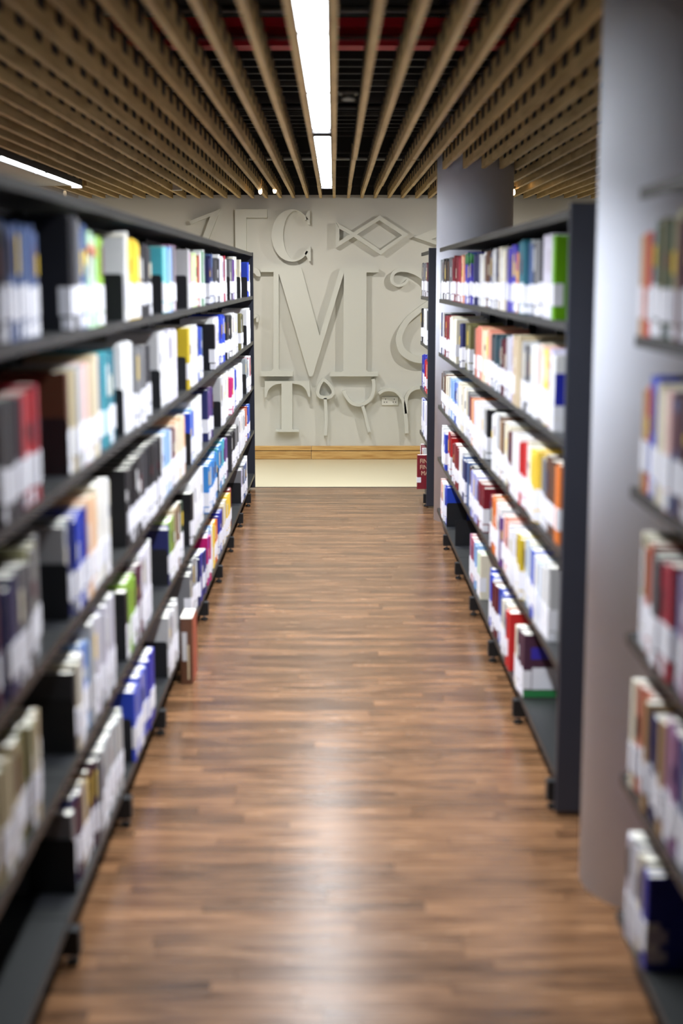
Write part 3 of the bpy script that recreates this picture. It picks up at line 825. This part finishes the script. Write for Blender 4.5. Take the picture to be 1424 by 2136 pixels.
def book_parts(b):
    """list of (name, verts, faces, material)"""
    s, t, h, d = b['s'], b['t'], b['h'], b['d']
    k = min(0.002, t * 0.12)
    out = [('book',) + cover_geo(s, d, t, h) + (BM[b['c']],)]
    out.append(('pages',) + sbox(s, 0.0045 + k, d - 0.004, k, t - k, 0.003, h - 0.0012) + (M_PAGE,))
    e = 0.0007
    if b['lab']:
        out.append(('spine_label',) + sbox(s, -e, 0.032, -e * 0.5, t + e * 0.5, b['lz'], b['lz'] + 0.072) + (M_TAG,))
        if b['low']:
            out.append(('lower_label',) + sbox(s, -e, 0.026, -e * 0.5, t + e * 0.5, 0.005, b['lz'] - 0.006) + (M_TAG,))
    o = b['opt']
    if b.get('tp'):
        c_, z0_, z1_ = b['tp']
        out.append(('title_panel',) + sbox(s, -e, 0.006, t * 0.12, t * 0.88, h * z0_, h * z1_) + (BM[c_],))
    if 'r' == o:
        out.append(('title_band',) + sbox(s, -e, 0.05, -e * 0.5, t + e * 0.5, h - 0.055, h - 0.03) + (BM['salmon'],))
    if 't' == o:
        out.append(('title_band',) + sbox(s, -e, 0.05, -e * 0.5, t + e * 0.5, h - 0.055, h - 0.004) + (BM['green'],))
    if 'w' == o:
        out.append(('cover_picture',) + sbox(s, 0.002, 0.07, -e, 0.001, 0.085, 0.19) + (BM['royal blue'],))
        out.append(('title_band',) + sbox(s, 0.06, d - 0.002, -e, 0.001, h - 0.06, h - 0.03) + (BM['magenta'],))
    if 'p' == o:
        out.append(('cover_picture',) + sbox(s, 0.035, 0.13, -e, 0.001, 0.035, 0.12) + (M_TAG,))
        out.append(('title_band',) + sbox(s, 0.03, d - 0.01, -e, 0.001, h - 0.095, h - 0.05) + (BM['indigo'],))
        out.append(('picture_strip',) + sbox(s, 0.002, d - 0.002, -e, 0.001, 0.004, 0.032) + (BM['green'],))
    if 'n' == o:
        out.append(('cover_label',) + sbox(s, 0.004, 0.05, -e, 0.001, 0.02, 0.048) + (BM['lavender'],))
        out.append(('cover_label',) + sbox(s, 0.004, 0.05, -e, 0.001, 0.066, 0.10) + (BM['lilac'],))
    if 'title' == o:
        out.append(('spine_label',) + sbox(s, -e, 0.03, -e, t + e, 0.05, 0.09) + (M_TAG,))
    return out

def size_word(b):
    if b['t'] > 0.045: return 'thick'
    if b['t'] < 0.026: return 'slim'
    return 'tall' if b['h'] > 0.285 else ('short' if b['h'] < 0.24 else 'medium')
N_IND = 299
used = set()
for b in books[:N_IND]:
    s = b['s']
    parts = book_parts(b)
    nm, v, f, m = parts[0]
    root = mesh_obj('book', v, f, m, None, (s * (b['xf'] + RECESS + b['off']), b['y'], b['z'] + 0.0004))
    for pn, pv, pf, pm in parts[1:]:
        mesh_obj(pn, pv, pf, pm, root)
    baynm = BAYS[b['key']][b['bay']][2]
    if b['opt'] == 'title':
        lb = 'dark red book with a printed title, bottom shelf beyond the far pillar'
        for i, txt in enumerate(('FIN', 'FIN', 'MA')):
            cu = bpy.data.curves.new('lettering', 'FONT')
            cu.body = txt; cu.size = 0.05; cu.extrude = 0.0004; cu.align_x = 'LEFT'
            cu.materials.append(M_GOLD)
            tmp = bpy.data.objects.new('lettering_curve', cu)
            COL.objects.link(tmp)
            me = bpy.data.meshes.new_from_object(tmp.evaluated_get(bpy.context.evaluated_depsgraph_get()))
            bpy.data.objects.remove(tmp)
            to = bpy.data.objects.new('lettering', me)
            COL.objects.link(to)
            to.parent = root
            to.rotation_euler = (math.radians(90), 0, 0)
            to.scale = (0.78, 0.95, 1.0)
            to.location = (0.020 if i < 2 else 0.030, -0.0005, b['h'] - 0.062 - i * 0.046)
    else:
        lb = '%s %s book, %s shelf, %s, %s from its near end' % (size_word(b), b['c'], SHELF_NAME[b['lv']], baynm, ordw(b['n']))
    assert lb not in used, lb
    used.add(lb)
    tag(root, lb, 'book', 'books on the %s shelf of the %s' % (SHELF_NAME[b['lv']], {'L': 'left row', 'R': 'right row', 'N': 'near right bay', 'F': 'far right bay'}[b['key']]))
# one big volume stands on the floor, its spine to the camera, against the edge of the left shelves
fb = dict(s=1, t=0.053, h=0.285, d=0.19, c='brown', lab=False, opt='', lz=0.04)
pp = book_parts(fb)
root = mesh_obj('book', pp[0][1], pp[0][2], pp[0][3], None, (-0.6055, 5.93, 0.001))
root.rotation_euler.z = math.radians(90)
mesh_obj('pages', pp[1][1], pp[1][2], M_PAGE, root)
for n_, q, m_ in (('title_panel', (-0.0007, 0.004, 0.024, 0.044, 0.10, 0.225), 'light grey'), ('title_panel', (-0.0007, 0.004, 0.014, 0.022, 0.02, 0.17), 'beige'),
                  ('cover_print', (0.012, 0.188, -0.0008, 0.002, 0.004, 0.281), 'rust')):
    v, f = sbox(1, *q)
    mesh_obj(n_, v, f, BM[m_], root)
tag(root, 'thick brown book with pale title panels standing on the floor by the left shelves', 'book')
# the rest, too small in the picture to tell one by one
matlist, midx, vs, fs = [], [], [], []
mi = {}
for b in books[N_IND:]:
    s = b['s']
    ox_, oy_, oz_ = s * (b['xf'] + RECESS + b['off']), b['y'], b['z'] + 0.0004
    for pn, pv, pf, pm in book_parts(b):
        if pm.name not in mi:
            mi[pm.name] = len(matlist); matlist.append(pm)
        o_ = len(vs)
        vs += [(x + ox_, y + oy_, z + oz_) for x, y, z in pv]
        fs += [tuple(o_ + i for i in q) for q in pf]
        midx += [mi[pm.name]] * len(pf)
st = mesh_obj('distant_books', vs, fs, None, kind='stuff', mats=matlist, midx=midx)
tag(st, 'many small coloured books farther along both shelf runs', 'books')

# ------------------------------------------------------------------ bookends
def bookend(s, xf, y, z, label, h=0.148, wd=0.125, tl=0.09):
    t = empty('bookend', (s * (xf + 0.006), y, z + 0.0003), label, 'bookend', 'black metal bookends')
    r = 0.012
    pts = [(0, 0), (wd, 0), (wd, h - r)] + [(wd - r + r * math.cos(a), h - r + r * math.sin(a)) for a in (math.radians(30), math.radians(60))] + [(wd - r, h), (r, h)] + \
          [(r + r * math.cos(a), h - r + r * math.sin(a)) for a in (math.radians(120), math.radians(150))] + [(0, h - r)]
    v, f = prism([(s * p[0], p[1]) for p in pts], 'y', -0.0014, 0.0)
    fix_normals(mesh_obj('upright_plate', v, f, M_BOOKEND, t))
    v, f = prism([(s * p[0], p[1]) for p in ((0.01, -tl), (wd - 0.01, -tl), (wd, 0.0), (0.0, 0.0))], 'z', 0.0, 0.0012)
    fix_normals(mesh_obj('base_tongue', v, f, M_BOOKEND, t, loc=(0, -0.0014, 0)))
seen_be = {}
for key, lv, y, tl in sorted(ends, key=lambda e: e[2]):
    s, xf = SIDE[key]
    bi = 0
    for q, (a, e, nm) in enumerate(BAYS[key]):
        if a <= y: bi = q
    k = (key, lv, bi)
    seen_be[k] = seen_be.get(k, 0) + 1
    lb = 'black metal bookend, %s shelf, %s' % (SHELF_NAME[lv], BAYS[key][bi][2])
    if seen_be[k] > 1: lb += ', %s from its near end' % ORD[seen_be[k] - 1]
    bookend(s, xf, y, SHELF_Z[lv], lb, tl=tl)
# two loose ones on the empty stretch of the right bottom shelf
for px, lb in ((931, 'black metal bookend standing on the empty bottom right shelf, far one'), (949, 'black metal bookend standing on the empty bottom right shelf, near one')):
    bookend(1, XR, depth_at(px, XR + 0.006, 0.2), SHELF_Z[0], lb, h=0.155, wd=0.13)
